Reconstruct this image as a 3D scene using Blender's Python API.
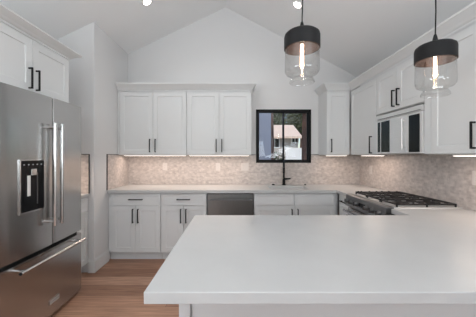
import bpy, bmesh, math, random
from mathutils import Vector, Matrix

for o in list(bpy.data.objects): bpy.data.objects.remove(o, do_unlink=True)
S = bpy.context.scene
C = S.collection
random.seed(4)

# ------------------------------------------------------------------ camera
cam = bpy.data.cameras.new('camera'); co = bpy.data.objects.new('camera', cam); C.objects.link(co)
co.location = (0, 0, 1.37); co.rotation_euler = (math.radians(90), 0, 0)
cam.sensor_width = 36; cam.lens = 252 * 36 / 476
cam.shift_x = 3 / 476; cam.shift_y = -3 / 476
cam.clip_start = 0.02; cam.clip_end = 200
S.camera = co
# ------------------------------------------------------------------ exposure
S.view_settings.view_transform = 'Standard'; S.view_settings.look = 'None'
S.view_settings.gamma = 1; S.view_settings.use_curve_mapping = False
S.view_settings.exposure = 0.0
# ------------------------------------------------------------------ world + sun
w = bpy.data.worlds.new('world'); S.world = w; w.use_nodes = True
wn = w.node_tree; wn.nodes.clear()
wo = wn.nodes.new('ShaderNodeOutputWorld'); wb = wn.nodes.new('ShaderNodeBackground')
sk = wn.nodes.new('ShaderNodeTexSky')
sk.sky_type = 'NISHITA'; sk.sun_disc = False; sk.sun_elevation = math.radians(48); sk.sun_rotation = math.radians(200)
wn.links.new(sk.outputs[0], wb.inputs[0]); wb.inputs[1].default_value = 0.16
wn.links.new(wb.outputs[0], wo.inputs[0])
def lamp(name, kind, loc, rot, energy, color=(1, 1, 1), parent=None, **kw):
    l = bpy.data.lights.new(name, kind); l.energy = energy; l.color = color
    for k, v in kw.items(): setattr(l, k, v)
    o = bpy.data.objects.new(name, l); C.objects.link(o)
    o.location = loc; o.rotation_euler = rot
    if parent: o.parent = parent; o.location = Vector(loc) - parent.location
    return o
R = math.radians
lamp('sun', 'SUN', (0, 0, 10), (R(42), 0, R(-22)), 2.6, (1, .95, .88), angle=R(1))
# added lamps at unseen windows behind the camera, tilted up to brighten the ceiling
UPLIGHT_TINT = (.90, .965, 1)
for x in (-1.55, -.2, 1.15):
    lamp('added_uplight', 'AREA', (x, -6.40, 1.75), (R(145), 0, 0), 40, UPLIGHT_TINT, shape='RECTANGLE', size=1.0, size_y=1.5)
lamp('added_uplight', 'AREA', (-2.2, -1.3, 1.6), (R(152), 0, R(-90)), 105, UPLIGHT_TINT, shape='RECTANGLE', size=2.4, size_y=1.3)
lamp('added_uplight', 'AREA', (1.8, -1.3, 1.6), (R(152), 0, R(90)), 105, UPLIGHT_TINT, shape='RECTANGLE', size=2.4, size_y=1.3)

# ------------------------------------------------------------------ materials
def mat(name, color, rough=.5, metal=0, bump=None, var=None, Specular_IOR_Level=.5, **kw):
    m = bpy.data.materials.new(name); m.use_nodes = True
    nt = m.node_tree; b = nt.nodes['Principled BSDF']
    b.inputs['Base Color'].default_value = (*color, 1)
    b.inputs['Roughness'].default_value = rough; b.inputs['Metallic'].default_value = metal; b.inputs['Specular IOR Level'].default_value = Specular_IOR_Level
    for k, v in kw.items(): b.inputs[k.replace('_', ' ')].default_value = v
    tc = nt.nodes.new('ShaderNodeTexCoord')
    if var:      # (scale, amount, stretch)
        sc, am, st = var
        mp = nt.nodes.new('ShaderNodeMapping'); mp.inputs['Scale'].default_value = st
        nz = nt.nodes.new('ShaderNodeTexNoise'); nz.inputs['Scale'].default_value = sc; nz.inputs['Detail'].default_value = 4
        cr = nt.nodes.new('ShaderNodeValToRGB')
        cr.color_ramp.elements[0].position = .3; cr.color_ramp.elements[1].position = .7
        cr.color_ramp.elements[0].color = (*[c * (1 - am) for c in color], 1)
        cr.color_ramp.elements[1].color = (*[min(1, c * (1 + am)) for c in color], 1)
        nt.links.new(tc.outputs['Object'], mp.inputs[0]); nt.links.new(mp.outputs[0], nz.inputs['Vector'])
        nt.links.new(nz.outputs[0], cr.inputs[0]); nt.links.new(cr.outputs[0], b.inputs['Base Color'])
    if bump:     # (scale, strength, stretch)
        sc, am, st = bump
        mp = nt.nodes.new('ShaderNodeMapping'); mp.inputs['Scale'].default_value = st
        nz = nt.nodes.new('ShaderNodeTexNoise'); nz.inputs['Scale'].default_value = sc; nz.inputs['Detail'].default_value = 3
        bp = nt.nodes.new('ShaderNodeBump'); bp.inputs['Strength'].default_value = am; bp.inputs['Distance'].default_value = .002
        nt.links.new(tc.outputs['Object'], mp.inputs[0]); nt.links.new(mp.outputs[0], nz.inputs['Vector'])
        nt.links.new(nz.outputs[0], bp.inputs['Height']); nt.links.new(bp.outputs[0], b.inputs['Normal'])
    return m
def glow(name, color, s):
    m = bpy.data.materials.new(name); m.use_nodes = True
    b = m.node_tree.nodes['Principled BSDF']
    b.inputs['Base Color'].default_value = (*color, 1)
    b.inputs['Emission Color'].default_value = (*color, 1); b.inputs['Emission Strength'].default_value = s
    return m
M = {}
M['wall'] = mat('wall_paint', (.685, .68, .68), .85, bump=(180, .12, (1, 1, 1)))
M['ceil'] = mat('ceiling_paint', (.85, .85, .85), .9, bump=(150, .12, (1, 1, 1)))
M['cab'] = mat('cabinet_paint', (.69, .695, .695), .42, bump=(60, .05, (1, 1, 1)))
M['trimw'] = mat('trim_paint', (.70, .70, .695), .4, bump=(60, .05, (1, 1, 1)))
M['quartz'] = mat('white_quartz', (.52, .518, .515), .3, var=(6, .025, (1, 1, 1)))
M['black'] = mat('black_metal', (.012, .012, .013), .55, 0, Specular_IOR_Level=.16, bump=(200, .05, (1, 1, 1)))
M['bronze'] = mat('dark_edge_metal', (.05, .045, .045), .4, .6, bump=(200, .05, (1, 1, 1)))
M['steel'] = mat('brushed_steel', (.48, .475, .47), .24, 1.0, bump=(14, .06, (1, 1, 40)), var=(10, .05, (1, 1, 60)))
M['steelh'] = mat('polished_steel', (.60, .595, .59), .2, 1.0, var=(10, .04, (1, 1, 20)))
M['steell'] = mat('light_steel', (.78, .775, .77), .48, .6, var=(10, .03, (1, 1, 40)))
M['dwsteel'] = mat('dark_brushed_steel', (.22, .22, .218), .3, 1.0, bump=(14, .05, (40, 1, 1)), var=(10, .08, (40, 1, 1)))
M['dsteel'] = mat('dark_steel', (.2, .2, .205), .3, 1.0, var=(10, .06, (40, 1, 1)))
M['bglass'] = mat('black_glass', (.008, .008, .009), .2, 0, Specular_IOR_Level=.16, bump=(3, .02, (1, 1, 1)))
M['iron'] = mat('cast_iron', (.025, .023, .023), .55, .2, bump=(120, .3, (1, 1, 1)))
M['sink'] = mat('sink_white', (.85, .85, .84), .4, 0, var=(10, .03, (1, 1, 1)))
M['stone'] = mat('pale_plate', (.64, .595, .57), .4, bump=(80, .02, (1, 1, 1)))
M['plate'] = mat('white_plastic', (.8, .78, .76), .4, bump=(80, .02, (1, 1, 1)))
M['platehole'] = mat('grey_plastic', (.35, .34, .33), .5, bump=(80, .02, (1, 1, 1)))
M['led'] = glow('undercabinet_glow', (1, .90, .82), 4)
M['down'] = glow('downlight_glow', (1, .95, .88), 30)
M['fil'] = glow('filament_glow', (1, .78, .6), 40)
M['screen'] = glow('display_glow', (.35, .36, .37), .04)
M['copper'] = mat('copper_inside', (.075, .052, .046), .45, .5, bump=(60, .05, (1, 1, 1)))
M['inside'] = mat('dark_gap', (.03, .03, .03), .8, bump=(60, .05, (1, 1, 1)))
# clear glass: light passes through, faint reflections
def glass(name, tint, refl=.1, rough=.0):
    m = bpy.data.materials.new(name); m.use_nodes = True; nt = m.node_tree; nt.nodes.clear()
    o = nt.nodes.new('ShaderNodeOutputMaterial'); t = nt.nodes.new('ShaderNodeBsdfTransparent'); g = nt.nodes.new('ShaderNodeBsdfGlossy')
    t.inputs[0].default_value = (*tint, 1); g.inputs['Roughness'].default_value = rough
    f = nt.nodes.new('ShaderNodeLayerWeight'); f.inputs[0].default_value = .5
    pw = nt.nodes.new('ShaderNodeMath'); pw.operation = 'POWER'; pw.inputs[1].default_value = 2.6
    mm = nt.nodes.new('ShaderNodeMath'); mm.operation = 'MULTIPLY_ADD'; mm.inputs[1].default_value = .5; mm.inputs[2].default_value = refl * .4
    mx = nt.nodes.new('ShaderNodeMixShader')
    nt.links.new(f.outputs[1], pw.inputs[0]); nt.links.new(pw.outputs[0], mm.inputs[0]); nt.links.new(mm.outputs[0], mx.inputs[0])
    nt.links.new(t.outputs[0], mx.inputs[1]); nt.links.new(g.outputs[0], mx.inputs[2]); nt.links.new(mx.outputs[0], o.inputs[0])
    return m
M['pane'] = glass('window_glass', (.96, .98, 1), .04)
M['shade'] = glass('pendant_glass', (.90, .90, .895), .2)
M['bulb'] = glass('bulb_glass', (1, .93, .86), .06)

def wood():
    m = bpy.data.materials.new('oak_planks'); m.use_nodes = True; nt = m.node_tree; b = nt.nodes['Principled BSDF']
    L = nt.links.new
    tc = nt.nodes.new('ShaderNodeTexCoord')
    br = nt.nodes.new('ShaderNodeTexBrick')
    br.inputs['Color1'].default_value = (.33, .165, .10, 1); br.inputs['Color2'].default_value = (.54, .315, .21, 1)
    br.inputs['Mortar'].default_value = (.09, .05, .035, 1)
    br.inputs['Scale'].default_value = 1; br.inputs['Mortar Size'].default_value = .0018; br.inputs['Bias'].default_value = 0
    br.inputs['Brick Width'].default_value = 1.7; br.inputs['Row Height'].default_value = .19; br.offset = .37
    L(tc.outputs['Object'], br.inputs['Vector'])
    mp = nt.nodes.new('ShaderNodeMapping'); mp.inputs['Scale'].default_value = (1.1, 16, 1)
    nz = nt.nodes.new('ShaderNodeTexNoise'); nz.inputs['Scale'].default_value = 3; nz.inputs['Detail'].default_value = 7; nz.inputs['Distortion'].default_value = .6
    L(tc.outputs['Object'], mp.inputs[0]); L(mp.outputs[0], nz.inputs['Vector'])
    cr = nt.nodes.new('ShaderNodeValToRGB'); cr.color_ramp.elements[0].position = .3; cr.color_ramp.elements[1].position = .72
    cr.color_ramp.elements[0].color = (.62, .58, .56, 1); cr.color_ramp.elements[1].color = (1.12, 1.12, 1.12, 1)
    L(nz.outputs[0], cr.inputs[0])
    mx = nt.nodes.new('ShaderNodeMix'); mx.data_type = 'RGBA'; mx.blend_type = 'MULTIPLY'; mx.inputs[0].default_value = 1
    L(br.outputs[0], mx.inputs[6]); L(cr.outputs[0], mx.inputs[7]); L(mx.outputs[2], b.inputs['Base Color'])
    b.inputs['Roughness'].default_value = .42
    bp = nt.nodes.new('ShaderNodeBump'); bp.inputs['Strength'].default_value = .15; bp.inputs['Distance'].default_value = .001
    L(nz.outputs[0], bp.inputs['Height']); L(bp.outputs[0], b.inputs['Normal'])
    return m
M['wood'] = wood()
def tile(name, axis):
    """small marble mosaic; axis = the two in-plane axes of the wall"""
    m = bpy.data.materials.new(name); m.use_nodes = True; nt = m.node_tree; b = nt.nodes['Principled BSDF']
    L = nt.links.new
    tc = nt.nodes.new('ShaderNodeTexCoord'); sp = nt.nodes.new('ShaderNodeSeparateXYZ'); cb = nt.nodes.new('ShaderNodeCombineXYZ')
    L(tc.outputs['Object'], sp.inputs[0]); L(sp.outputs[axis], cb.inputs[0]); L(sp.outputs[2], cb.inputs[1])
    mp = nt.nodes.new('ShaderNodeMapping'); mp.inputs['Rotation'].default_value = (0, 0, R(0))
    L(cb.outputs[0], mp.inputs[0])
    br = nt.nodes.new('ShaderNodeTexBrick')
    br.inputs['Color1'].default_value = (.47, .42, .395, 1); br.inputs['Color2'].default_value = (.60, .545, .515, 1)
    br.inputs['Mortar'].default_value = (.55, .505, .48, 1); br.inputs['Mortar Size'].default_value = .0015
    br.inputs['Scale'].default_value = 1; br.inputs['Brick Width'].default_value = .045; br.inputs['Row Height'].default_value = .022
    L(mp.outputs[0], br.inputs['Vector'])
    nz = nt.nodes.new('ShaderNodeTexNoise'); nz.inputs['Scale'].default_value = 22; nz.inputs['Detail'].default_value = 6
    L(cb.outputs[0], nz.inputs['Vector'])
    cr = nt.nodes.new('ShaderNodeValToRGB'); cr.color_ramp.elements[0].position = .3; cr.color_ramp.elements[1].position = .65
    cr.color_ramp.elements[0].color = (.72, .70, .70, 1); cr.color_ramp.elements[1].color = (1.08, 1.06, 1.05, 1)
    L(nz.outputs[0], cr.inputs[0])
    mx = nt.nodes.new('ShaderNodeMix'); mx.data_type = 'RGBA'; mx.blend_type = 'MULTIPLY'; mx.inputs[0].default_value = .8
    L(br.outputs[0], mx.inputs[6]); L(cr.outputs[0], mx.inputs[7]); L(mx.outputs[2], b.inputs['Base Color'])
    b.inputs['Roughness'].default_value = .3
    bp = nt.nodes.new('ShaderNodeBump'); bp.inputs['Strength'].default_value = .3; bp.inputs['Distance'].default_value = .001
    L(br.outputs['Fac'], bp.inputs['Height']); bp.invert = True; L(bp.outputs[0], b.inputs['Normal'])
    return m
M['tilex'] = tile('mosaic_back', 0); M['tiley'] = tile('mosaic_side', 1)

# ------------------------------------------------------------------ helpers
class MB:
    def __init__(s): s.bm = bmesh.new()
    def box(s, x0, x1, y0, y1, z0, z1):
        vs = [s.bm.verts.new(p) for p in ((x0,y0,z0),(x1,y0,z0),(x1,y1,z0),(x0,y1,z0),(x0,y0,z1),(x1,y0,z1),(x1,y1,z1),(x0,y1,z1))]
        for f in ((0,3,2,1),(4,5,6,7),(0,1,5,4),(1,2,6,5),(2,3,7,6),(3,0,4,7)): s.bm.faces.new([vs[i] for i in f])
        return s
    def prism(s, pts, vec):
        vec = Vector(vec)
        a = [s.bm.verts.new(p) for p in pts]; b = [s.bm.verts.new(Vector(p) + vec) for p in pts]
        s.bm.faces.new(a); s.bm.faces.new(b[::-1])
        n = len(pts)
        for i in range(n): s.bm.faces.new([a[i], b[i], b[(i+1) % n], a[(i+1) % n]])
        return s
    def tube(s, path, r, n=10, closed=False):
        path = [Vector(p) for p in path]; rings = []
        up = Vector((0, 0, 1)); prev = None
        for i, p in enumerate(path):
            t = (path[min(i+1, len(path)-1)] - path[max(i-1, 0)]).normalized()
            if prev is None:
                a = t.cross(up) if abs(t.dot(up)) < .95 else t.cross(Vector((1, 0, 0)))
            else: a = prev - t * prev.dot(t)
            a.normalize(); prev = a; b = t.cross(a)
            rr = r[i] if isinstance(r, (list, tuple)) else r
            rings.append([s.bm.verts.new(p + (a * math.cos(2*math.pi*k/n) + b * math.sin(2*math.pi*k/n)) * rr) for k in range(n)])
        for i in range(len(rings)-1):
            for k in range(n): s.bm.faces.new([rings[i][k], rings[i][(k+1) % n], rings[i+1][(k+1) % n], rings[i+1][k]])
        s.bm.faces.new(rings[0][::-1]); s.bm.faces.new(rings[-1])
        return s
    def lathe(s, c, prof, n=32, axis='z', caps=True):
        c = Vector(c); rings = []
        for r, h in prof:
            ring = []
            for k in range(n):
                a = 2*math.pi*k/n; u, v = math.cos(a)*r, math.sin(a)*r
                d = {'z': (u, v, h), 'x': (h, u, v), 'y': (u, h, v)}[axis]
                ring.append(s.bm.verts.new(c + Vector(d)))
            rings.append(ring)
        for i in range(len(rings)-1):
            for k in range(n): s.bm.faces.new([rings[i][k], rings[i][(k+1) % n], rings[i+1][(k+1) % n], rings[i+1][k]])
        if caps: s.bm.faces.new(rings[0][::-1]); s.bm.faces.new(rings[-1])
        return s
    def build(s, name, m, parent=None, bevel=0, smooth=False, origin=None, seg=2):
        bmesh.ops.recalc_face_normals(s.bm, faces=s.bm.faces)
        if parent is not None: off = wloc(parent)
        elif origin: off = Vector(origin)
        else:
            xs = [v.co for v in s.bm.verts]
            off = Vector(((min(v.x for v in xs)+max(v.x for v in xs))/2, (min(v.y for v in xs)+max(v.y for v in xs))/2, min(v.z for v in xs)))
            if name.startswith(('wall', 'floor', 'ceil', 'backsplash')): off = Vector((0, 0, 0))
        for v in s.bm.verts: v.co -= off
        me = bpy.data.meshes.new(name); s.bm.to_mesh(me); s.bm.free()
        me.materials.append(M[m] if isinstance(m, str) else m)
        if smooth:
            for p in me.polygons: p.use_smooth = True
            try: me.set_sharp_from_angle(angle=R(40))
            except Exception: pass
        o = bpy.data.objects.new(name, me); C.objects.link(o)
        if parent is not None: o.parent = parent
        else: o.location = off
        if bevel:
            b = o.modifiers.new('bevel', 'BEVEL'); b.width = bevel; b.segments = seg; b.limit_method = 'ANGLE'
        return o
def wloc(o):
    v = Vector(o.location)
    while o.parent: o = o.parent; v += o.location
    return v
def thing(name, loc, label, cat, group=None):
    o = bpy.data.objects.new(name, None); C.objects.link(o); o.location = loc; o.empty_display_size = .1
    o['label'] = label; o['category'] = cat
    if group: o['group'] = group
    return o
def tag(o, label, cat, group=None, kind=None):
    o['label'] = label; o['category'] = cat
    if group: o['group'] = group
    if kind: o['kind'] = kind
    return o
def struct(o): o['kind'] = 'structure'; return o

# a cabinet front faces S (-Y), W (-X) or E (+X); u runs along the run, d outward from the face plane
def mapper(face, plane):
    if face == 'S': return lambda u, d, z: (u, plane - d, z)
    if face == 'W': return lambda u, d, z: (plane - d, u, z)
    return lambda u, d, z: (plane + d, u, z)
def fbox(mb, mp, u0, u1, d0, d1, z0, z1):
    a = mp(u0, d0, z0); b = mp(u1, d1, z1)
    mb.box(min(a[0], b[0]), max(a[0], b[0]), min(a[1], b[1]), max(a[1], b[1]), min(a[2], b[2]), max(a[2], b[2]))
def shaker(mp, u0, u1, z0, z1, name, parent, st=.062, t=.02, rec=.007):
    """one mesh: slab with a recessed centre panel"""
    mb = MB(); bm = mb.bm
    def ring(ins, d): return [bm.verts.new(mp(*p)) for p in ((u0+ins, d, z0+ins), (u1-ins, d, z0+ins), (u1-ins, d, z1-ins), (u0+ins, d, z1-ins))]
    b0 = ring(0, 0); f0 = ring(0, t); f1 = ring(st, t); f2 = ring(st+.004, t-rec)
    bm.faces.new(b0); bm.faces.new(f2)
    for A, B in ((b0, f0), (f0, f1), (f1, f2)):
        for i in range(4): bm.faces.new([A[i], A[(i+1) % 4], B[(i+1) % 4], B[i]])
    return mb.build(name, 'cab', parent, bevel=.0015)
def pull(mp, u, z0, z1, parent, horiz=False, base=.02):
    mb = MB(); w = .006
    if horiz:
        a, b = z0, z1   # u range; u = height
        fbox(mb, mp, a, b, base+.024, base+.034, u-w, u+w)
        for q in (a+.012, b-.012): fbox(mb, mp, q-w, q+w, base-.001, base+.026, u-w*.8, u+w*.8)
    else:
        fbox(mb, mp, u-w, u+w, base+.024, base+.034, z0, z1)
        for q in (z0+.006, z1-.006): fbox(mb, mp, u-w*.8, u+w*.8, base-.001, base+.026, q-w, q+w)
    return mb.build('handle', 'black', parent, bevel=.001)
def carcass(mp, u0, u1, z0, z1, depth, parent, name='cabinet_body'):
    mb = MB(); fbox(mb, mp, u0, u1, -depth, 0, z0, z1); return mb.build(name, 'cab', parent)
G = .0024

# ================================================================== SETTING
YB, XL, XR, XS, YS, YR = 3.89, -2.33, 1.93, -1.65, 2.95, -6.5
RX, RZ = -.139, 3.66                                    # ridge
def cz(x): return RZ - (.477 * (RX - x) if x < RX else .533 * (x - RX))
struct(MB().box(XL-.15, XR+.15, YR-.15, YB+.15, -.1, 0).build('floor', 'wood'))
T = .15
for nm, xa in (('ceiling', XL-.15), ('ceiling', XR+.15)):
    mb = MB(); mb.prism([(xa, YR-.15, cz(xa)), (RX, YR-.15, RZ), (RX, YR-.15, RZ+T), (xa, YR-.15, cz(xa)+T)], (0, YB-YR+.3, 0))
    struct(mb.build(nm, 'ceil'))
WX0, WX1, WZ0, WZ1 = .324, 1.173, 1.256, 2.08
def gable(mb, x0, x1, z0, y, t):
    pts = [(x0, y, z0), (x1, y, z0), (x1, y, cz(x1))]
    if x0 < RX < x1: pts.append((RX, y, RZ))
    pts.append((x0, y, cz(x0))); mb.prism(pts, (0, t, 0))
mb = MB(); gable(mb, XL-.15, WX0, 0, YB, .15); gable(mb, WX1, XR+.15, 0, YB, .15); gable(mb, WX0, WX1, WZ1, YB, .15)
mb.box(WX0, WX1, YB, YB+.15, 0, WZ0); struct(mb.build('wall_back', 'wall'))
struct(MB().prism([(XS, YS, 0), (XS, YS, cz(XS)), (XL, YS, cz(XL)), (XL, YS, 0)], (0, YB-YS, 0)).build('wall_corner', 'wall', bevel=.006))
SW0, SW1, SZ0, SZ1 = -2.55, -.05, .9, 2.3            # side windows behind the camera, unseen, added for their light
for nm, a, b, h in (('wall_left', XL-.15, XL, cz(XL)), ('wall_right', XR, XR+.15, cz(XR))):
    mb = MB(); mb.box(a, b, YR, SW0, 0, h); mb.box(a, b, SW1, YB, 0, h); mb.box(a, b, SW0, SW1, 0, SZ0); mb.box(a, b, SW0, SW1, SZ1, h)
    struct(mb.build(nm, 'wall'))
    mb = MB(); a += .03; b -= .07
    for y in (SW0, (SW0+SW1)/2-.025, SW1-.05): mb.box(a, b, y, y+.05, SZ0, SZ1)
    for z in (SZ0, SZ1-.05): mb.box(a, b, SW0, SW1, z, z+.05)
    f = struct(mb.build('window_%d' % (5 if a < 0 else 6), 'black'))
    MB().box(a+.02, a+.025, SW0+.03, SW1-.03, SZ0+.03, SZ1-.03).build('pane', 'pane', f)
mb = MB(); ws = [(-2.1, -1.0), (-.75, .35), (.6, 1.7)]; edges = [XL-.15] + [e for a in ws for e in a] + [XR+.15]
for i in range(0, len(edges), 2): gable(mb, edges[i], edges[i+1], 0, YR-.15, .15)
for a, b in ws:
    gable(mb, a, b, 2.5, YR-.15, .15); mb.box(a, b, YR-.15, YR, 0, .5)
struct(mb.build('wall_rear', 'wall'))
for i, (a, b) in enumerate(ws):
    mb = MB()
    for x in (a, (a+b)/2-.025, b-.05): mb.box(x, x+.05, YR-.1, YR-.04, .5, 2.5)
    for z in (.5, 2.45): mb.box(a, b, YR-.1, YR-.04, z, z+.05)
    f = struct(mb.build('window_%d' % (i+2), 'black'))
    MB().box(a+.03, b-.03, YR-.075, YR-.07, .53, 2.47).build('pane', 'pane', f)
# back window: dark sliding frame, two panes
fr = MB(); e = .035; y0, y1 = YB-.012, YB+.07
for a in ((WX0, WX0+e, WZ0, WZ1), (WX1-e, WX1, WZ0, WZ1), (WX0, WX1, WZ0, WZ0+e), (WX0, WX1, WZ1-e-.005, WZ1)):
    fr.box(a[0], a[1], y0, y1, a[2], a[3])
win = struct(fr.build('window_1', 'black', bevel=.002))
xm = .752
for x0, x1, dy in ((WX0+e, xm+.012, .012), (xm-.012, WX1-e, .04)):
    s = MB(); q = .015; ya, yb = YB+dy, YB+dy+.024
    for a in ((x0, x0+q, WZ0+e, WZ1-e), (x1-q, x1, WZ0+e, WZ1-e), (x0+q, x1-q, WZ0+e, WZ0+e+q), (x0+q, x1-q, WZ1-e-q, WZ1-e)):
        s.box(a[0], a[1], ya, yb, a[2], a[3])
    sash = s.build('sash', 'black', win)
    MB().box(x0+q-.004, x1-q+.004, ya+.010, ya+.014, WZ0+e+q-.004, WZ1-e-q+.004).build('pane', 'pane', sash)
# baseboards
def board(pts_prof, name, *a): pass
mb = MB(); mb.prism([(XS, 2.95, 0), (XS+.016, 2.95-.016, 0), (XS+.016, 2.95-.016, .135), (XS+.006, 2.95-.006, .15), (XS, 2.95, .15)], (0, 3.27-2.95, 0))
mb.bm.free(); mb = MB()
mb.box(XS, XS+.016, YS-.016, 3.275, 0, .135); mb.box(XS, XS+.009, YS-.009, 3.275, .135, .15)
struct(mb.build('baseboard_left', 'trimw', bevel=.002))
mb = MB(); mb.box(-1.715, XS, YS-.016, YS, 0, .135); mb.box(-1.715, XS, YS-.009, YS, .135, .15)
struct(mb.build('baseboard_front', 'trimw', bevel=.002))
# backsplash panels
CT = .925; TT = 1.381
def bs(mb, m, label):
    o = mb.build('backsplash', m); struct(o); return o
mb = MB(); mb.box(XS, WX0, YB-.009, YB, CT, TT); mb.box(WX0, WX1, YB-.009, YB, CT, WZ0); mb.box(WX1, XR, YB-.009, YB, CT, TT); bs(mb, 'tilex', '')
bs(MB().box(XR-.009, XR, 1.0, YB-.009, CT, TT), 'tiley', '')
bs(MB().box(XS, XS+.009, 3.245, YB-.009, CT, TT), 'tiley', '')
bs(MB().box(XL, -1.708, YS-.009, YS, CT, TT), 'tilex', '')
k = 1
for a in ((XS, XS+.011, 3.236, 3.245, CT, TT+.006), (-1.708, -1.699, YS-.012, YS, CT, TT+.006), (XL, -1.699, YS-.012, YS, TT, TT+.006), (XS, XS+.011, 3.245, YB, TT, TT+.006),
          (.24, WX0, YB-.012, YB, TT, TT+.006), (WX1, 1.288, YB-.012, YB, TT, TT+.006)):
    struct(MB().box(*a).build('trim_%d' % k, 'bronze')); k += 1
# white edging beside the window between tile and frame
# ================================================================== CABINETS
FB, FU = 3.26, 3.53          # door planes (front) of back base and wall cabinets -> carcass plane is +.02
DB = mapper('S', FB+.02); DU = mapper('S', FU+.02)
ZD0, ZD1 = 1.385, 2.262      # wall doors
def wall_cab(name, face, plane, depth, u0, u1, z0, z1, doors, handles, label, zh=(1.415, 1.60), filler=(0, 0), group='white shaker wall cabinets'):
    mp = mapper(face, plane)
    loc = mp((u0+u1)/2, 0, z0 - .01)
    t = thing(name, loc, label, 'cabinet')
    carcass(mp, u0, u1, z0-.006, z1+.012, depth, t)
    for i, (a, b) in enumerate(doors):
        d = shaker(mp, a+G, b-G, z0, z1, 'door', t)
        if handles[i] is not None: pull(mp, handles[i], zh[0], zh[1], d)
    for a, b in ((u0, u0+filler[0]), (u1-filler[1], u1)):
        if b - a > .004:
            mb = MB(); fbox(mb, mp, a, b, 0, .018, z0, z1); mb.build('filler_strip', 'cab', t)
    return t
wall_cab('wall_cabinet', 'S', FU+.02, .339, -1.645, -.678, ZD0, ZD1, [(-1.62, -1.15), (-1.15, -.678)], [-1.19, -1.112], 'two-door white wall cabinet left of the other one, ending at the side wall', filler=(.022, 0))
wall_cab('wall_cabinet', 'S', FU+.02, .339, -.676, .231, ZD0, ZD1, [(-.676, -.222), (-.222, .231)], [-.262, -.184], 'two-door white wall cabinet directly left of the window, above the dishwasher')
wall_cab('wall_cabinet', 'S', FU+.02, .339, 1.288, 1.606, ZD0, ZD1, [(1.288, 1.606)], [1.345], 'narrow single-door white wall cabinet directly right of the window')
FRX = 1.62
wall_cab('wall_cabinet', 'W', FRX+.02, .289, 2.892, 3.545, ZD0, ZD1, [(2.892, 3.528)], [2.985], 'white corner wall cabinet on the right wall, left of the microwave', zh=(1.395, 1.60))
wall_cab('wall_cabinet', 'W', FRX+.02, .289, 2.16, 2.889, 1.835, ZD1, [(2.16, 2.522), (2.522, 2.889)], [2.485, 2.56], 'short two-door white cabinet above the microwave', zh=(1.865, 2.035))
wall_cab('wall_cabinet', 'W', FRX+.02, .289, 1.23, 2.157, ZD0, ZD1, [(1.23, 1.655), (1.655, 2.085)], [1.61, 1.70], 'two-door white wall cabinet right of the microwave, behind the right pendant', zh=(1.415, 1.60), filler=(0, .07))
# refrigerator cabinet (faces E)
FLX = -1.65
wall_cab('wall_cabinet', 'E', FLX-.02, .655, 1.60, 2.515, 1.885, 2.31, [(1.60, 2.055), (2.055, 2.505)], [2.016, 2.09], 'white two-door cabinet above the refrigerator', zh=(1.905, 2.075))

# crown mouldings
def crown(path, z, h, out, label, name='crown_moulding'):
    prof = [(-.012, 0), (.004, 0), (.006, .012), (.012, .02), (.02, .04)]
    prof = [(0, 0), (.008, 0), (.010, .15), (.2, .25), (.38, .42), (.72, .66), (.9, .8), (1, .84), (1, 1), (0, 1)]
    prof = [(a*out, b*h) for a, b in prof]; n = len(path); P = [Vector(p) for p in path]
    mb = MB(); rings = []
    for i in range(n):
        d0 = (P[i]-P[i-1]).normalized() if i > 0 else (P[1]-P[0]).normalized()
        d1 = (P[i+1]-P[i]).normalized() if i < n-1 else d0
        n0 = Vector((d0.y, -d0.x)); n1 = Vector((d1.y, -d1.x))
        m = (n0+n1).normalized(); m = m / max(.3, m.dot(n0))
        rings.append([mb.bm.verts.new((P[i].x+m.x*a, P[i].y+m.y*a, z+b)) for a, b in prof])
    L = len(prof)
    for i in range(n-1):
        for k in range(L): mb.bm.faces.new([rings[i][k], rings[i][(k+1) % L], rings[i+1][(k+1) % L], rings[i+1][k]])
    mb.bm.faces.new(rings[0]); mb.bm.faces.new(rings[-1][::-1])
    tag(mb.build(name, 'cab'), label, 'moulding')
# path direction chosen so that the right-hand normal points into the room
crown([(-1.645, FU), (.231, FU), (.231, YB-.001)], 2.276, .098, .062, 'white crown moulding along the top of the two cabinets left of the window')
crown([(1.288, YB-.001), (1.288, FU), (FRX, FU), (FRX, 1.21)], 2.276, .098, .062, 'white crown moulding turning the corner above the cabinets on the right')
crown([(XL+.001, 2.517), (FLX, 2.517), (FLX, 1.59)][::-1] and [(FLX, 1.59), (FLX, 2.517), (XL+.001, 2.517)], 2.324, .066, .08, 'white crown moulding above the cabinet over the refrigerator') if False else None
def crown_left():
    P = [(FLX, 1.59), (FLX, 2.517), (XL+.001, 2.517)]
    crown(P, 2.324, .066, .08, 'white crown moulding above the cabinet over the refrigerator')
crown_left()
wall_cab('wall_cabinet', 'E', -2.02, .30, 2.56, 2.94, ZD0, ZD1, [(2.56, 2.92)], [2.60], 'narrow white wall cabinet tucked between the refrigerator cabinet and the wall corner')

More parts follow.
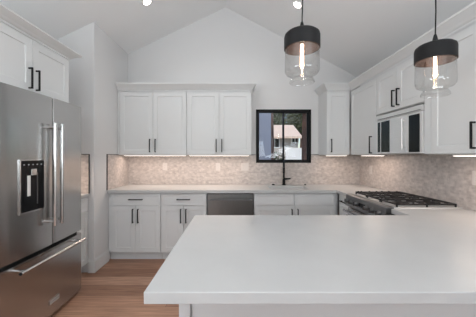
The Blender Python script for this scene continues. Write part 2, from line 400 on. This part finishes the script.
# base cabinets on the back wall
def base_cab(u0, u1, doors, drawers, label, handles, dhand, face='S', plane=FB+.02, depth=.595, uin=(0, 0)):
    mp = mapper(face, plane)
    t = thing('base_cabinet', mp((u0+u1)/2, 0, 0), label, 'cabinet')
    mb = MB()
    if u0 < .5 < u1 and face == 'S':      # open top for the sink basin
        fbox(mb, mp, u0, u1, -depth, 0, .105, .69); fbox(mb, mp, u0, u1, -.05, 0, .69, CT-.042)
    else: fbox(mb, mp, u0, u1, -depth, 0, .105, CT-.042)
    mb.build('cabinet_body', 'cab', t)
    mb = MB(); fbox(mb, mp, u0, u1, -.07, -.055, 0, .105); mb.build('toe_kick', 'cab', t)
    for i, (a, b) in enumerate(drawers):
        mb = MB(); fbox(mb, mp, a+G, b-G, 0, .02, .722, .875)
        d = shaker(mp, a+G, b-G, .722, .872, 'drawer', t, st=.03, rec=.004)
        if dhand[i]: pull(mp, .803, dhand[i][0], dhand[i][1], d, horiz=True)
        mb.bm.free()
    for i, (a, b) in enumerate(doors):
        d = shaker(mp, a+G, b-G, .118, .716, 'door', t)
        if handles[i] is not None: pull(mp, handles[i], .50, .68, d)
    return t
base_cab(-1.645, -.962, [(-1.607, -1.285), (-1.285, -.962)], [(-1.607, -.962)], 'white base cabinet with drawer, leftmost of the back run beside the side wall', [-1.318, -1.25], [(-1.372, -1.187)])
base_cab(-.958, -.369, [(-.958, -.664), (-.664, -.369)], [(-.958, -.369)], 'white base cabinet with drawer, directly left of the dishwasher', [-.70, -.632], [(-.752, -.577)])
base_cab(.247, 1.335, [(.25, .769), (.769, 1.30)], [(.25, .769), (.769, 1.30)], 'white sink cabinet under the window, right of the dishwasher', [.733, .81], [None, None])
# base cabinet between the corner and the range, faces W
BX = 1.335
base_cab(2.89, 3.25, [(2.89, 3.235)], [(2.89, 3.235)], 'narrow white base cabinet with drawer pull between the corner and the range', [2.94], [(2.97, 3.15)], 'W', BX+.02, .57)
# small base cabinet behind refrigerator, faces E
base_cab(2.54, 2.945, [(2.545, 2.94)], [(2.545, 2.94)], 'narrow white base cabinet between the refrigerator and the wall corner', [2.60], [(2.6, 2.75)], 'E', -1.735-.02+.02, .59)

# peninsula base
PX0, PX1 = -.25, XR-.002
t = thing('peninsula_base', ((PX0+PX1)/2, 1.5, 0), 'white panelled cabinet base under the white peninsula top', 'cabinet')
MB().box(PX0+.012, PX1, 1.15, 1.83, 0, CT-.042).build('cabinet_body', 'cab', t)
MB().box(PX0+.056, PX1, 1.137, 1.15, .11, CT-.042).build('back_panel', 'cab', t, bevel=.002)
MB().box(PX0, PX0+.05, 1.12, 1.17, 0, CT-.042).build('corner_post', 'cab', t, bevel=.003)
MB().box(PX0+.056, PX1, 1.128, 1.15, 0, .11).build('base_board', 'cab', t, bevel=.002)
MB().box(PX0, PX0+.012, 1.17, 1.83, 0, CT-.042).build('end_panel', 'cab', t)

# ================================================================== WORKTOPS
def poly_slab(pts, z0, z1):
    return MB().prism([(x, y, z0) for x, y in pts], (0, 0, z1-z0))
SX0, SX1, SY0, SY1 = .47, 1.0, 3.41, 3.68      # sink opening
mb = MB(); z0, z1 = CT-.04, CT; yb = YB-.011; x0 = XS+.011; xr = XR-.011
FY, FX = 3.23, 1.305
def cell(a, b, c, d):
    mb.box(a, b, c, d, z0, z1)
# grid of top cells, merged into one slab with a sink opening
xs = [x0, SX0, SX1, FX, xr]; ys = [2.885, FY, SY0, SY1, yb]
def grid_slab(xs, ys, skip):
    bm = bmesh.new(); V = {}
    def v(i, j, z):
        if (i, j, z) not in V: V[(i, j, z)] = bm.verts.new((xs[i], ys[j], z))
        return V[(i, j, z)]
    full = lambda i, j: 0 <= i < len(xs)-1 and 0 <= j < len(ys)-1 and (i, j) not in skip
    for i in range(len(xs)-1):
        for j in range(len(ys)-1):
            if not full(i, j): continue
            bm.faces.new([v(i,j,z1), v(i+1,j,z1), v(i+1,j+1,z1), v(i,j+1,z1)])
            bm.faces.new([v(i,j,z0), v(i,j+1,z0), v(i+1,j+1,z0), v(i+1,j,z0)])
            if not full(i-1, j): bm.faces.new([v(i,j,z0), v(i,j,z1), v(i,j+1,z1), v(i,j+1,z0)])
            if not full(i+1, j): bm.faces.new([v(i+1,j,z0), v(i+1,j+1,z0), v(i+1,j+1,z1), v(i+1,j,z1)])
            if not full(i, j-1): bm.faces.new([v(i,j,z0), v(i+1,j,z0), v(i+1,j,z1), v(i,j,z1)])
            if not full(i, j+1): bm.faces.new([v(i,j+1,z0), v(i,j+1,z1), v(i+1,j+1,z1), v(i+1,j+1,z0)])
    bmesh.ops.dissolve_limit(bm, angle_limit=.01, verts=bm.verts, edges=bm.edges)
    m2 = MB(); m2.bm.free(); m2.bm = bm; return m2
mb.bm.free()
o = grid_slab(xs, ys, {(0,0),(1,0),(2,0),(1,2)}).build('worktop', 'quartz', bevel=.0025)
tag(o, 'white quartz worktop along the back wall, under the window and round the corner', 'countertop')
o = poly_slab([(-.298, .82), (xr, .82), (xr, 2.105), (FX, 2.105), (FX, 1.88), (-.298, 1.88)], z0, z1).build('worktop', 'quartz', bevel=.003)
tag(o, 'large white quartz peninsula top in the foreground', 'countertop')
o = MB().box(XL+.011, -1.705, 2.54, YS-.013, z0, z1).build('worktop', 'quartz', bevel=.0025)
tag(o, 'short white worktop half hidden behind the refrigerator', 'countertop')

# sink
t = thing('sink', ((SX0+SX1)/2, (SY0+SY1)/2, .72), 'undermount sink set in the worktop below the window', 'sink')
mb = MB(); a, b, c, d = SX0-.004, SX1+.004, SY0-.004, SY1+.004; th = .006
mb.box(a, b, c, d, .70, .706); mb.box(a, a+th, c, d, .706, z0-.001); mb.box(b-th, b, c, d, .706, z0-.001); mb.box(a+th, b-th, c, c+th, .706, z0-.001); mb.box(a+th, b-th, d-th, d, .706, z0-.001)
mb.build('basin', 'sink', t)
MB().lathe(((a+b)/2, (c+d)/2, .706), [(.045, 0), (.045, .003), (.02, .004)]).build('drain', 'steelh', t)

# faucet
fx, fy = .735, 3.79
t = thing('faucet', (fx, fy, CT), 'matte black single-lever gooseneck faucet behind the sink', 'faucet')
MB().lathe((fx, fy, CT), [(.027, 0), (.027, .006), (.021, .012), (.021, .085), (.017, .095)]).build('base', 'black', t, smooth=True)
sx, sy = -.19, -.982           # the spout is swung a little towards the camera side
def sp(d, z): return (fx+sx*d, fy+sy*d, z)
pth = [sp(0, CT+.09), sp(0, 1.20)] + [sp(.09-.09*math.cos(a), 1.20+.09*math.sin(a)) for a in [math.pi*i/10 for i in range(1, 11)]] + [sp(.18, 1.19)]
MB().tube(pth, .0145, 12).build('spout', 'black', t, smooth=True)
MB().tube([sp(.18, 1.195), sp(.18, 1.12)], .017, 12).build('spray_head', 'black', t, smooth=True)
MB().tube([(fx+.010, fy, 1.015), (fx+.045, fy, 1.017), (fx+.10, fy-.005, 1.022)], [.016, .014, .010], 10).build('lever', 'black', t, smooth=True)
for x, r, lb in ((.575, .022, 'black round air gap cap on the worktop left of the faucet'), (1.055, .014, 'small dark round button on the worktop right of the faucet')):
    o = MB().lathe((x, 3.79, CT), [(r, 0), (r, .010), (r*.8, .016), (r*.3, .017)]).build('sink_button', 'black', smooth=True); tag(o, lb, 'button')

# ================================================================== DISHWASHER
mp = mapper('S', FB)
t = thing('dishwasher', (-.061, FB+.3, 0), 'stainless steel dishwasher under the back worktop', 'dishwasher')
mb = MB(); fbox(mb, mp, -.362, .24, -.57, -.03, .10, .878); mb.build('body', 'inside', t)
mb = MB(); fbox(mb, mp, -.358, .237, -.03, .006, .115, .868); door = mb.build('door', 'dwsteel', t, bevel=.003)
mb = MB(); fbox(mb, mp, -.358, .237, -.03, 0, .870, .880); mb.build('control_strip', 'bglass', t)
mb = MB(); mb.tube([(-.33, FB-.045, .80), (.21, FB-.045, .80)], .011, 12)
for x in (-.32, .20): mb.box(x-.01, x+.01, FB-.045, FB-.005, .792, .808)
mb.build('handle', 'dsteel', door, smooth=True)
mb = MB(); fbox(mb, mp, -.36, .238, -.09, -.07, 0, .10); mb.build('toe_kick', 'inside', t)

# ================================================================== REFRIGERATOR
FX0 = -1.53; FY0, FY1, FM = 1.645, 2.525, 2.112; FT = 1.852
t = thing('refrigerator', (-1.93, (FY0+FY1)/2, 0), 'stainless steel french-door refrigerator with bottom freezer drawer', 'refrigerator')
MB().box(-2.29, FX0-.075, FY0+.004, FY1-.004, .03, FT-.02).build('body', 'dsteel', t, bevel=.004)
MB().box(-2.2, FX0-.07, FY0+.02, FY1-.02, 0, .04).build('kick_plate', 'inside', t)
def bowed(y0, y1, z0, z1, name, par):
    n = 12; yc = (FY0+FY1)/2; hw = (FY1-FY0)/2
    pts = []
    for i in range(n+1):
        y = y0+(y1-y0)*i/n; u = (y-yc)/hw
        pts.append((FX0 + .012*(1-u*u) - .006, y))
    # rounded outer corners
    pts = [(FX0-.068, y0)] + [(pts[0][0]-.012, y0)] + [(pts[0][0]-.003, y0+.004)] + [(p[0], p[1]) for p in pts[1:-1]] + [(pts[-1][0]-.003, y1-.004), (pts[-1][0]-.012, y1), (FX0-.068, y1)]
    mb = MB(); mb.prism([(x, y, z0) for x, y in pts], (0, 0, z1-z0))
    return mb.build(name, 'steel', par, smooth=True)
dl = bowed(FY0, FM-.0045, .632, FT, 'door', t)
dr = bowed(FM+.0045, FY1, .632, FT, 'door', t)
fz = bowed(FY0, FY1, .045, .60, 'freezer_drawer', t)
MB().box(FX0-.075, FX0-.05, FY0+.01, FY1-.01, .59, .64).build('door_seal', 'inside', t)
MB().box(FX0-.06, FX0-.03, FM-.0028, FM+.0028, .64, FT-.004).build('door_seal', 'inside', t)
def fhandle(y, par):
    X = FX0+.066
    mb = MB(); mb.tube([(X, y, .80), (X, y, 1.635)], .017, 14)
    o = mb.build('handle', 'steelh', par, smooth=True)
    for z in (.835, 1.60): MB().tube([(FX0-.002, y, z), (X, y, z)], .010, 12).build('bracket', 'steelh', o, smooth=True)
fhandle(2.053, dl); fhandle(2.135, dr)
X = FX0+.072; mb = MB(); mb.tube([(X, 1.715, .562), (X, 2.445, .562)], .0135, 14); h = mb.build('handle', 'steelh', fz, smooth=True)
for y in (1.76, 2.40): MB().tube([(FX0-.005, y, .562), (X, y, .562)], .010, 12).build('bracket', 'steelh', h, smooth=True)
for y in (1.714, 2.446): MB().tube([(X, y-.0015, .562), (X, y+.0015, .562)], .0115, 14).build('end_cap', 'black', h)
# dispenser
dy0, dy1 = 1.79, 2.008; xf = FX0+.007
disp = MB()
for a in ((dy0-.008, dy0, .955, 1.335), (dy1, dy1+.008, .955, 1.335), (dy0-.008, dy1+.008, .945, .958), (dy0-.008, dy1+.008, 1.332, 1.34)):
    disp.box(FX0-.02, xf+.004, a[0], a[1], a[2], a[3])
dsp = disp.build('dispenser', 'steelh', dl, bevel=.001)
MB().box(FX0-.02, xf+.002, dy0, dy1, 1.272, 1.332).build('display_panel', 'bglass', dsp)
for y in (1.82, 1.86, 1.90, 1.94, 1.98): MB().box(xf+.002, xf+.0026, y-.008, y+.004, 1.298, 1.306).build('display_symbol', 'screen', dsp)
MB().box(FX0-.02, xf+.001, dy0, dy1, .958, 1.272).build('recess', 'bglass', dsp)
MB().box(xf, xf+.012, 1.875, 1.925, 1.222, 1.27).build('water_nozzle', 'steelh', dsp, bevel=.003)
MB().box(xf, xf+.006, 1.845, 1.872, 1.07, 1.222).build('paddle', 'plate', dsp, bevel=.002)
MB().box(xf, xf+.005, 1.935, 1.943, 1.0, 1.24).build('paddle', 'dsteel', dsp, bevel=.001)
# badge on freezer drawer
bx = FX0+.0045
bd = MB()
for a in ((2.065, 2.185, .172, .176), (2.065, 2.185, .136, .140), (2.065, 2.069, .14, .172), (2.181, 2.185, .14, .172)): bd.box(bx-.003, bx+.006, *a)
bd = bd.build('badge_frame', 'steelh', fz)
MB().box(bx-.003, bx+.003, 2.069, 2.181, .14, .172).build('badge_plate', 'steell', bd)
def text(body, size, loc, rot, m, parent, name):
    cu = bpy.data.curves.new(name, 'FONT'); cu.body = body; cu.size = size; cu.extrude = .0006; cu.align_x = 'CENTER'; cu.align_y = 'CENTER'
    tmp = bpy.data.objects.new('tmp', cu); C.objects.link(tmp)
    me = bpy.data.meshes.new_from_object(tmp.evaluated_get(bpy.context.evaluated_depsgraph_get()))
    bpy.data.objects.remove(tmp, do_unlink=True)
    me.transform(Matrix.Rotation(rot[2], 4, 'Z') @ Matrix.Rotation(rot[0], 4, 'X')); me.materials.clear(); me.materials.append(M[m])
    o = bpy.data.objects.new(name, me); C.objects.link(o)
    if parent: o.parent = parent; o.location = Vector(loc) - wloc(parent)
    return o
text('KitchenAid', .022, (bx+.0036, 2.125, .156), (R(90), 0, R(90)), 'dsteel', bd, 'lettering')

# ================================================================== RANGE
RY0, RY1 = 2.115, 2.875; GT = .963
t = thing('gas_range', (1.6, (RY0+RY1)/2, 0), 'stainless steel gas range set into the right-hand worktop', 'range')
MB().box(1.33, 1.915, RY0, RY1, .06, .905).build('body', 'dsteel', t)
MB().box(1.38, 1.9, RY0+.02, RY1-.02, 0, .06).build('kick_plate', 'inside', t)
mb = MB(); mb.prism([(1.255, RY0, .815), (1.268, RY0, .928), (1.285, RY0, .936), (1.335, RY0, .936), (1.335, RY0, .805), (1.262, RY0, .805)], (0, RY1-RY0, 0))
pn = mb.build('control_panel', 'dsteel', t, bevel=.002)
for y in (2.19, 2.30, 2.41, 2.60, 2.71, 2.81):
    kb = MB().lathe((1.262, y, .868), [(.026, -.001), (.026, -.006), (.021, -.008), (.019, -.034), (.015, -.037)], 20, 'x').build('knob', 'dsteel', pn, smooth=True)
    MB().box(1.222, 1.232, y-.0035, y+.0035, .85, .888).build('knob_grip', 'black', kb)
MB().box(1.2565, 1.262, 2.445, 2.565, .85, .89).build('display', 'bglass', pn)
od = MB().box(1.285, 1.33, RY0+.004, RY1-.004, .22, .785).build('oven_door', 'steel', t, bevel=.004)
MB().box(1.28, 1.286, RY0+.09, RY1-.09, .34, .68).build('oven_window', 'bglass', od)
mb = MB(); mb.tube([(1.228, RY0+.03, .755), (1.228, RY1-.03, .755)], .013, 12); h = mb.build('handle', 'steelh', od, smooth=True)
for y in (RY0+.06, RY1-.06): MB().tube([(1.228, y, .755), (1.286, y, .755)], .010, 10).build('bracket', 'steelh', h, smooth=True)
MB().box(1.29, 1.33, RY0+.004, RY1-.004, .07, .21).build('warming_drawer', 'steel', t, bevel=.004)
MB().box(1.335, 1.912, RY0-.004, RY1+.004, .9, .933).build('cooktop', 'steell', t, bevel=.003)
for x, y, r in ((1.47, 2.26, .045), (1.74, 2.26, .036), (1.60, 2.495, .055), (1.47, 2.73, .036), (1.74, 2.73, .045)):
    b = MB().lathe((x, y, .933), [(r, 0), (r, .010), (r*.85, .013)]).build('burner', 'steelh', t, smooth=True)
    MB().lathe((x, y, .946), [(r*.8, 0), (r*.8, .007), (r*.7, .009)]).build('burner_cap', 'iron', b, smooth=True)
def grate(y0, y1, cx):
    mb = MB(); x0, x1 = 1.365, 1.875; q = .006; z0, z1 = .948, GT
    for y in (y0+.004, y1-.004-2*q): mb.box(x0, x1, y, y+2*q, z0, z1)
    for x in (x0, x1-2*q): mb.box(x, x+2*q, y0+.004, y1-.004, z0, z1)
    n = 2
    for i in range(1, n): 
        y = y0 + (y1-y0)*i/n; mb.box(x0, x1, y-.005, y+.005, z0+.002, z1)
    for x in (1.49, 1.62, 1.75): mb.box(x-.005, x+.005, y0+.004, y1-.004, z0, z1)
    for x in (x0, 1.62, x1-2*q):
        for y in (y0+.004, y1-.004-2*q): mb.box(x, x+2*q, y, y+2*q, .932, z1)
    # raised finger tips along the bars
    for x in (x0+.02, 1.42, 1.51, 1.59, 1.65, 1.73, 1.82):
        for y in (y0+.012, y1-.024): mb.box(x, x+.014, y, y+.012, z1-.001, z1+.006)
    mb.build('grate', 'iron', t, bevel=.0015, seg=1)
w3 = (RY1-RY0-.02)/3
for i in range(3): grate(RY0+.01+w3*i, RY0+.01+w3*(i+1)-.003, 0)

# ================================================================== MICROWAVE
MY0, MY1, MZ0, MZ1 = 2.163, 2.886, 1.385, 1.818
t = thing('microwave', (1.76, (MY0+MY1)/2, MZ0), 'built-in over-the-range microwave with stainless front and black glass', 'microwave')
MB().box(1.64, 1.92, MY0, MY1, MZ0, MZ1).build('body', 'dsteel', t)
vt = MB().box(1.615, 1.64, MY0+.002, MY1-.002, 1.762, MZ1-.004).build('vent_grille', 'steell', t, bevel=.002)
MB().box(1.6135, 1.616, MY0+.03, MY1-.03, 1.768, 1.774).build('vent_slot', 'inside', vt)
dr_ = MB().box(1.612, 1.64, 2.372, MY1-.002, MZ0+.004, 1.757).build('door', 'steell', t, bevel=.003)  # light steel beside the narrowed window stands for a bright reflection on its glass
MB().box(1.609, 1.613, 2.628, 2.842, MZ0+.022, 1.738).build('door_window', 'bglass', dr_)
MB().box(1.606, 1.6095, 2.775, 2.785, MZ0+.022, 1.738).build('window_divider', 'steell', dr_)
mb = MB(); mb.tube([(1.588, 2.40, MZ0+.05), (1.588, 2.40, 1.72)], .009, 12)
for z in (MZ0+.07, 1.70): mb.tube([(1.588, 2.40, z), (1.613, 2.40, z)], .007, 8)
mb.build('handle', 'steell', dr_, smooth=True)
cp = MB().box(1.612, 1.64, MY0+.002, 2.368, MZ0+.004, 1.757).build('control_panel', 'steell', t, bevel=.003)
cg = MB().box(1.609, 1.613, 2.20, 2.335, MZ0+.016, 1.738).build('control_glass', 'bglass', cp)

# ================================================================== UNDERCABINET LIGHTS
UCP = .58
def ucl(x0, x1, y0, y1, label, power, z=ZD0-.008):
    cx, cy = (x0+x1)/2, (y0+y1)/2
    t = thing('undercabinet_light', (cx, cy, z-.012), label, 'light')
    MB().box(x0, x1, y0, y1, z-.010, z).build('housing', 'plate', t)
    MB().box(x0+.005, x1-.005, y0+.004, y1-.004, z-.013, z-.0095).build('diffuser', 'led', t)
    lx, ly = x1-x0, y1-y0
    lamp('undercabinet_lamp', 'AREA', (cx, cy, z-.016), (0, 0, 0), power*UCP, (1, .80, .66), t, shape='RECTANGLE', size=lx, size_y=ly)
ucl(-1.58, -.70, 3.58, 3.64, 'thin warm strip light under the leftmost wall cabinet of the back wall', 4.2)
ucl(-.65, .20, 3.58, 3.64, 'thin warm strip light under the wall cabinet above the dishwasher', 4.2)
ucl(1.31, 1.60, 3.60, 3.64, 'short warm strip light under the narrow cabinet right of the window', 1.6)
ucl(1.70, 1.74, 2.93, 3.40, 'warm strip light under the corner cabinet left of the microwave', 2.0)
ucl(1.70, 1.74, 1.28, 1.97, 'warm strip light under the cabinet right of the microwave', 3.2)

ucl(-2.10, -2.04, 2.58, 2.93, 'short warm strip light over the small worktop behind the refrigerator', 7.5)
# ================================================================== OUTLETS
def outlet(c, face, gangs, label, sw=False):
    plane = {'S': YB-.009, 'W': XR-.009}[face]; mp = mapper(face, plane); u, z = c; wd = .07 if gangs == 1 else .116
    t = thing('wall_outlet', mp(u, 0, z), label, 'outlet')
    mb = MB(); fbox(mb, mp, u-wd/2, u+wd/2, 0, .006, z-.058, z+.058); mb.build('cover_plate', 'stone', t, bevel=.002)
    for g in range(gangs):
        uu = u + (g-(gangs-1)/2)*.046
        mb = MB(); fbox(mb, mp, uu-.0165, uu+.0165, .005, .008, z-.034, z+.034); f = mb.build('receptacle', 'stone', t, bevel=.001)
        if not (sw and g == 1):
            for dz in (-.018, .018):
                for du in (-.006, .006):
                    mb = MB(); fbox(mb, mp, uu+du-.001, uu+du+.001, .007, .0085, z+dz-.004, z+dz+.004); mb.build('slot', 'platehole', f)
outlet((-1.078, 1.20), 'S', 1, 'white outlet on the backsplash under the leftmost wall cabinet')
outlet((-.262, 1.195), 'S', 1, 'single white outlet on the backsplash above the dishwasher')
outlet((.152, 1.195), 'S', 2, 'double-width white outlet plate on the backsplash just left of the window', True)
outlet((3.56, 1.165), 'W', 1, 'white outlet on the right wall backsplash near the corner')
outlet((2.0, 1.19), 'W', 1, 'white outlet on the backsplash right of the range')

# ================================================================== PENDANTS
def pendant(x, y, zc, label, idx):
    """zc = rim of the black cap"""
    zceil = cz(x)
    t = thing('pendant_lamp', (x, y, zc-.19), label, 'pendant lamp', 'pendant lamps over the peninsula')
    r = .0975
    # cap: outer skin
    outer = [(.006, .15), (.010, .135), (.014, .115), (.024, .103), (.05, .096), (.082, .09), (.094, .08), (r, .066), (r, 0)]
    inner = [(r-.004, 0), (r-.004, .063), (.078, .084), (.02, .094), (.006, .1)]
    MB().lathe((x, y, zc), outer + inner[:1], 48, caps=False).build('cap', 'black', t, smooth=True)
    MB().lathe((x, y, zc), inner, 48, caps=False).build('cap_lining', 'copper', t, smooth=True)
    g = [(r-.006, .03), (r-.005, -.005), (r-.003, -.118), (r-.006, -.130), (.082, -.142), (.064, -.147), (.056, -.152), (.055, -.160), (.062, -.170), (.0675, -.180), (.068, -.188), (.063, -.192)]
    gi = [(a-.003, b) for a, b in g[::-1]]
    MB().lathe((x, y, zc), g, 48, caps=False).build('glass_shade', 'shade', t, smooth=True)
    cd = MB().tube([(x, y, zc+.12), (x+.004, y, zc+.28), (x, y, zc+.6), (x, y, zceil-.02)], .0035, 8).build('cord', 'black', t, smooth=True)
    MB().lathe((x, y, zceil), [(.06, .03), (.06, -.045), (.055, -.05), (.01, -.052)], 28).build('canopy', 'black', t, smooth=True)
    MB().lathe((x, y, zc), [(.02, .094), (.02, .045), (.017, .04)], 20).build('socket', 'black', t, smooth=True)
    bb = MB().lathe((x, y, zc), [(.012, .04), (.0155, .02), (.0165, -.08), (.012, -.10), (.003, -.106)], 20).build('bulb', 'bulb', t, smooth=True)
    for a in range(4):
        q = a*math.pi/2; dx, dy = .006*math.cos(q), .006*math.sin(q)
        MB().tube([(x+dx, y+dy, zc+.025), (x+dx*1.2, y+dy*1.2, zc-.08)], .0012, 6).build('filament', 'fil', bb)
    l = lamp('pendant_light', 'POINT', (x, y, zc-.02), (0, 0, 0), 1.0, (1, .82, .70), t, shadow_soft_size=.012)
    bpy.context.view_layer.update()
pendant(.372, 1.40, 1.962, 'black-capped clear glass pendant lamp, left and higher one, in front of the window wall', 0)
pendant(1.112, 1.40, 1.892, 'black-capped clear glass pendant lamp, right one, in front of the right wall cabinets', 1)

# ================================================================== DOWNLIGHTS
def down(x, y, label):
    z = cz(x); s = -.477 if x < RX else .533
    ang = math.atan(.477) if x < RX else -math.atan(.533)
    t = thing('recessed_downlight', (x, y, z), label, 'ceiling light', 'recessed downlights')
    t.rotation_euler = (0, -ang, 0)
    a = MB().lathe((x, y, z), [(.062, -.001), (.062, -.006), (.046, -.009), (.044, -.003)], 28, caps=False).build('trim_ring', 'plate', t, smooth=True)
    MB().lathe((x, y, z), [(.045, -.006), (.042, -.0025)], 28).build('lens', 'down', t)
    lamp('downlight_lamp', 'SPOT', (x, y, z-.03), (0, 0, 0), 8, (1, .985, .965), t, spot_size=R(140), spot_blend=.8, shadow_soft_size=.05)
down(-1.06, 3.03, 'small round bright recessed ceiling light above the left wall cabinets')
down(.752, 3.03, 'small round bright recessed ceiling light behind the cord of the left pendant')
for x, sd in ((-1.06, 'left'), (.752, 'right')):  # extra pair out of view, added to light the worktop and floor
    down(x, .95, 'added unseen recessed ceiling light above the near kitchen floor, %s side' % sd)

# ================================================================== OUTSIDE
M['siding'] = mat('house_siding', (.50, .46, .42), .8, bump=(8, .3, (1, 1, 20)))
M['roof'] = mat('roof_tiles', (.75, .58, .47), .85, bump=(30, .5, (1, 1, 1)), var=(14, .2, (1, 1, 1)))
M['fence'] = mat('white_fence', (.85, .85, .83), .7, bump=(30, .2, (20, 1, 1)))
M['bark'] = mat('tree_bark', (.14, .075, .055), .9, bump=(30, .6, (1, 1, .2)))
M['leaf'] = mat('leaves', (.085, .10, .045), .9, Specular_IOR_Level=.05, var=(5, .5, (1, 1, 1)))
M['blue'] = mat('blue_grey_boards', (.25, .28, .36), .7, bump=(10, .4, (1, 20, 1)))
M['ground'] = mat('ground_soil', (.22, .17, .13), .95, var=(2, .3, (1, 1, 1)))
struct(MB().box(-10, 25, YB+.16, 40, -.6, -.5).build('ground', 'ground'))
hx0, hx1, hy = 1.0, 4.15, 16
t = thing('neighbour_house', (2.6, hy+2, -.5), 'neighbouring house with tan roof seen through the window', 'house')
MB().box(hx0, hx1-.15, hy, hy+4, -.5, 2.65).build('wall', 'siding', t)
mb = MB(); mb.prism([(hx0-.3, hy-.45, 2.55), (hx0-.3, hy+2, 3.55), (hx0-.3, hy+4.45, 2.55), (hx0-.3, hy+4.45, 2.43), (hx0-.3, hy+2, 3.4), (hx0-.3, hy-.45, 2.43)], (hx1-hx0+.3, 0, 0)); mb.build('roof', 'roof', t)
for gx in (hx0, hx1-.3): MB().prism([(gx, hy, 2.6), (gx, hy+2, 3.42), (gx, hy+4, 2.6)], (.15, 0, 0)).build('gable', 'siding', t)
for a, b, z0_, z1_ in ((2.25, 2.78, 1.9, 2.42), (3.62, 3.98, 2.2, 2.47)):
    f = MB().box(a-.06, b+.06, hy-.05, hy, z0_-.06, z1_+.06).build('window', 'fence', t)
    MB().box(a, (a+b)/2-.02, hy-.06, hy-.04, z0_, z1_).build('pane', 'bglass', f); MB().box((a+b)/2+.02, b, hy-.06, hy-.04, z0_, z1_).build('pane', 'bglass', f)
tag(MB().box(2.75, 4.0, 13.6, 13.7, -.5, 1.78).build('garden_wall', 'fence'), 'bright white garden wall in front of the neighbouring house', 'fence')
mb = MB()
mb.box(.36, 1.0, 7.0, 7.12, -.5, 3.6)
for i in range(9): mb.box(.36+i*.075, .372+i*.075, 6.985, 7.0, -.5, 3.6)
tag(mb.build('board_screen', 'blue'), 'blue-grey vertical board screen at the left edge of the window view', 'screen')
def tree(x, y, h, r, n, spread, zc, label, lean=0):
    t = thing('tree', (x, y, -.5), label, 'tree')
    MB().tube([(x, y, -.5), (x+lean*.5, y, h*.4), (x+lean, y, h)], [r, r*.85, r*.5], 10).build('trunk', 'bark', t, smooth=True)
    mb = MB(); rnd = random.Random(int(x*100))
    for i in range(n):
        a = rnd.uniform(0, 6.28); q = rnd.random()**.5*spread; c = Vector((x+lean+math.cos(a)*q, y+math.sin(a)*q*.5, zc+rnd.uniform(-.5, .5)*spread))
        for k in range(5):
            d = Vector((rnd.gauss(0, 1), rnd.gauss(0, 1), rnd.gauss(0, 1))).normalized(); e_ = d.orthogonal().normalized()
            cc = c + Vector((rnd.gauss(0, .1), rnd.gauss(0, .1), rnd.gauss(0, .1))); s = .13
            vs = [mb.bm.verts.new(p) for p in (cc-d*s, cc+e_*s*.5, cc+d*s, cc-e_*s*.5)]; mb.bm.faces.new(vs)
    mb.build('foliage', 'leaf', t)
tree(2.75, 10.0, 4.2, .12, 260, 1.3, 3.9, 'dark reddish tree trunk at the right edge of the window view')
tree(1.2, 8.3, 4.0, .10, 220, 1.0, 3.7, 'dark tree trunk beside the blue-grey boards in the window view')
tree(2.2, 22.2, 4.0, .2, 1500, 2.2, 4.6, 'leafy tree rising behind the roof of the neighbouring house')
tree(6.8, 25.8, 4.0, .2, 1500, 2.5, 4.9, 'leafy tree right of the neighbouring house roof')
mb = MB(); rnd = random.Random(3)
for i in range(160):
    c = Vector((1.62+rnd.gauss(0, .25), 10.5+rnd.gauss(0, .2), rnd.uniform(-.5, 1.5))); d = Vector((rnd.gauss(0, 1), rnd.gauss(0, 1), rnd.gauss(0, 1))).normalized(); e_ = d.orthogonal().normalized()
    mb.bm.faces.new([mb.bm.verts.new(p) for p in (c-d*.12, c+e_*.06, c+d*.12, c-e_*.06)])
tag(mb.build('shrub', 'leaf'), 'low shrub below the left pane in front of the neighbouring house', 'shrub')

# ------------------------------------------------------------------ groups of like things
GR = {'wall_cabinet': 'white shaker wall cabinets', 'base_cabinet': 'white shaker base cabinets', 'worktop': 'white quartz worktops', 'undercabinet_light': 'strip lights under the wall cabinets',
      'wall_outlet': 'outlets on the backsplash', 'crown_moulding': 'white crown mouldings', 'sink_button': 'round caps beside the faucet', 'tree': 'trees outside the window'}
for o in bpy.data.objects:
    if 'label' in o and o.parent is None and 'group' not in o and o.name.split('.')[0] in GR: o['group'] = GR[o.name.split('.')[0]]
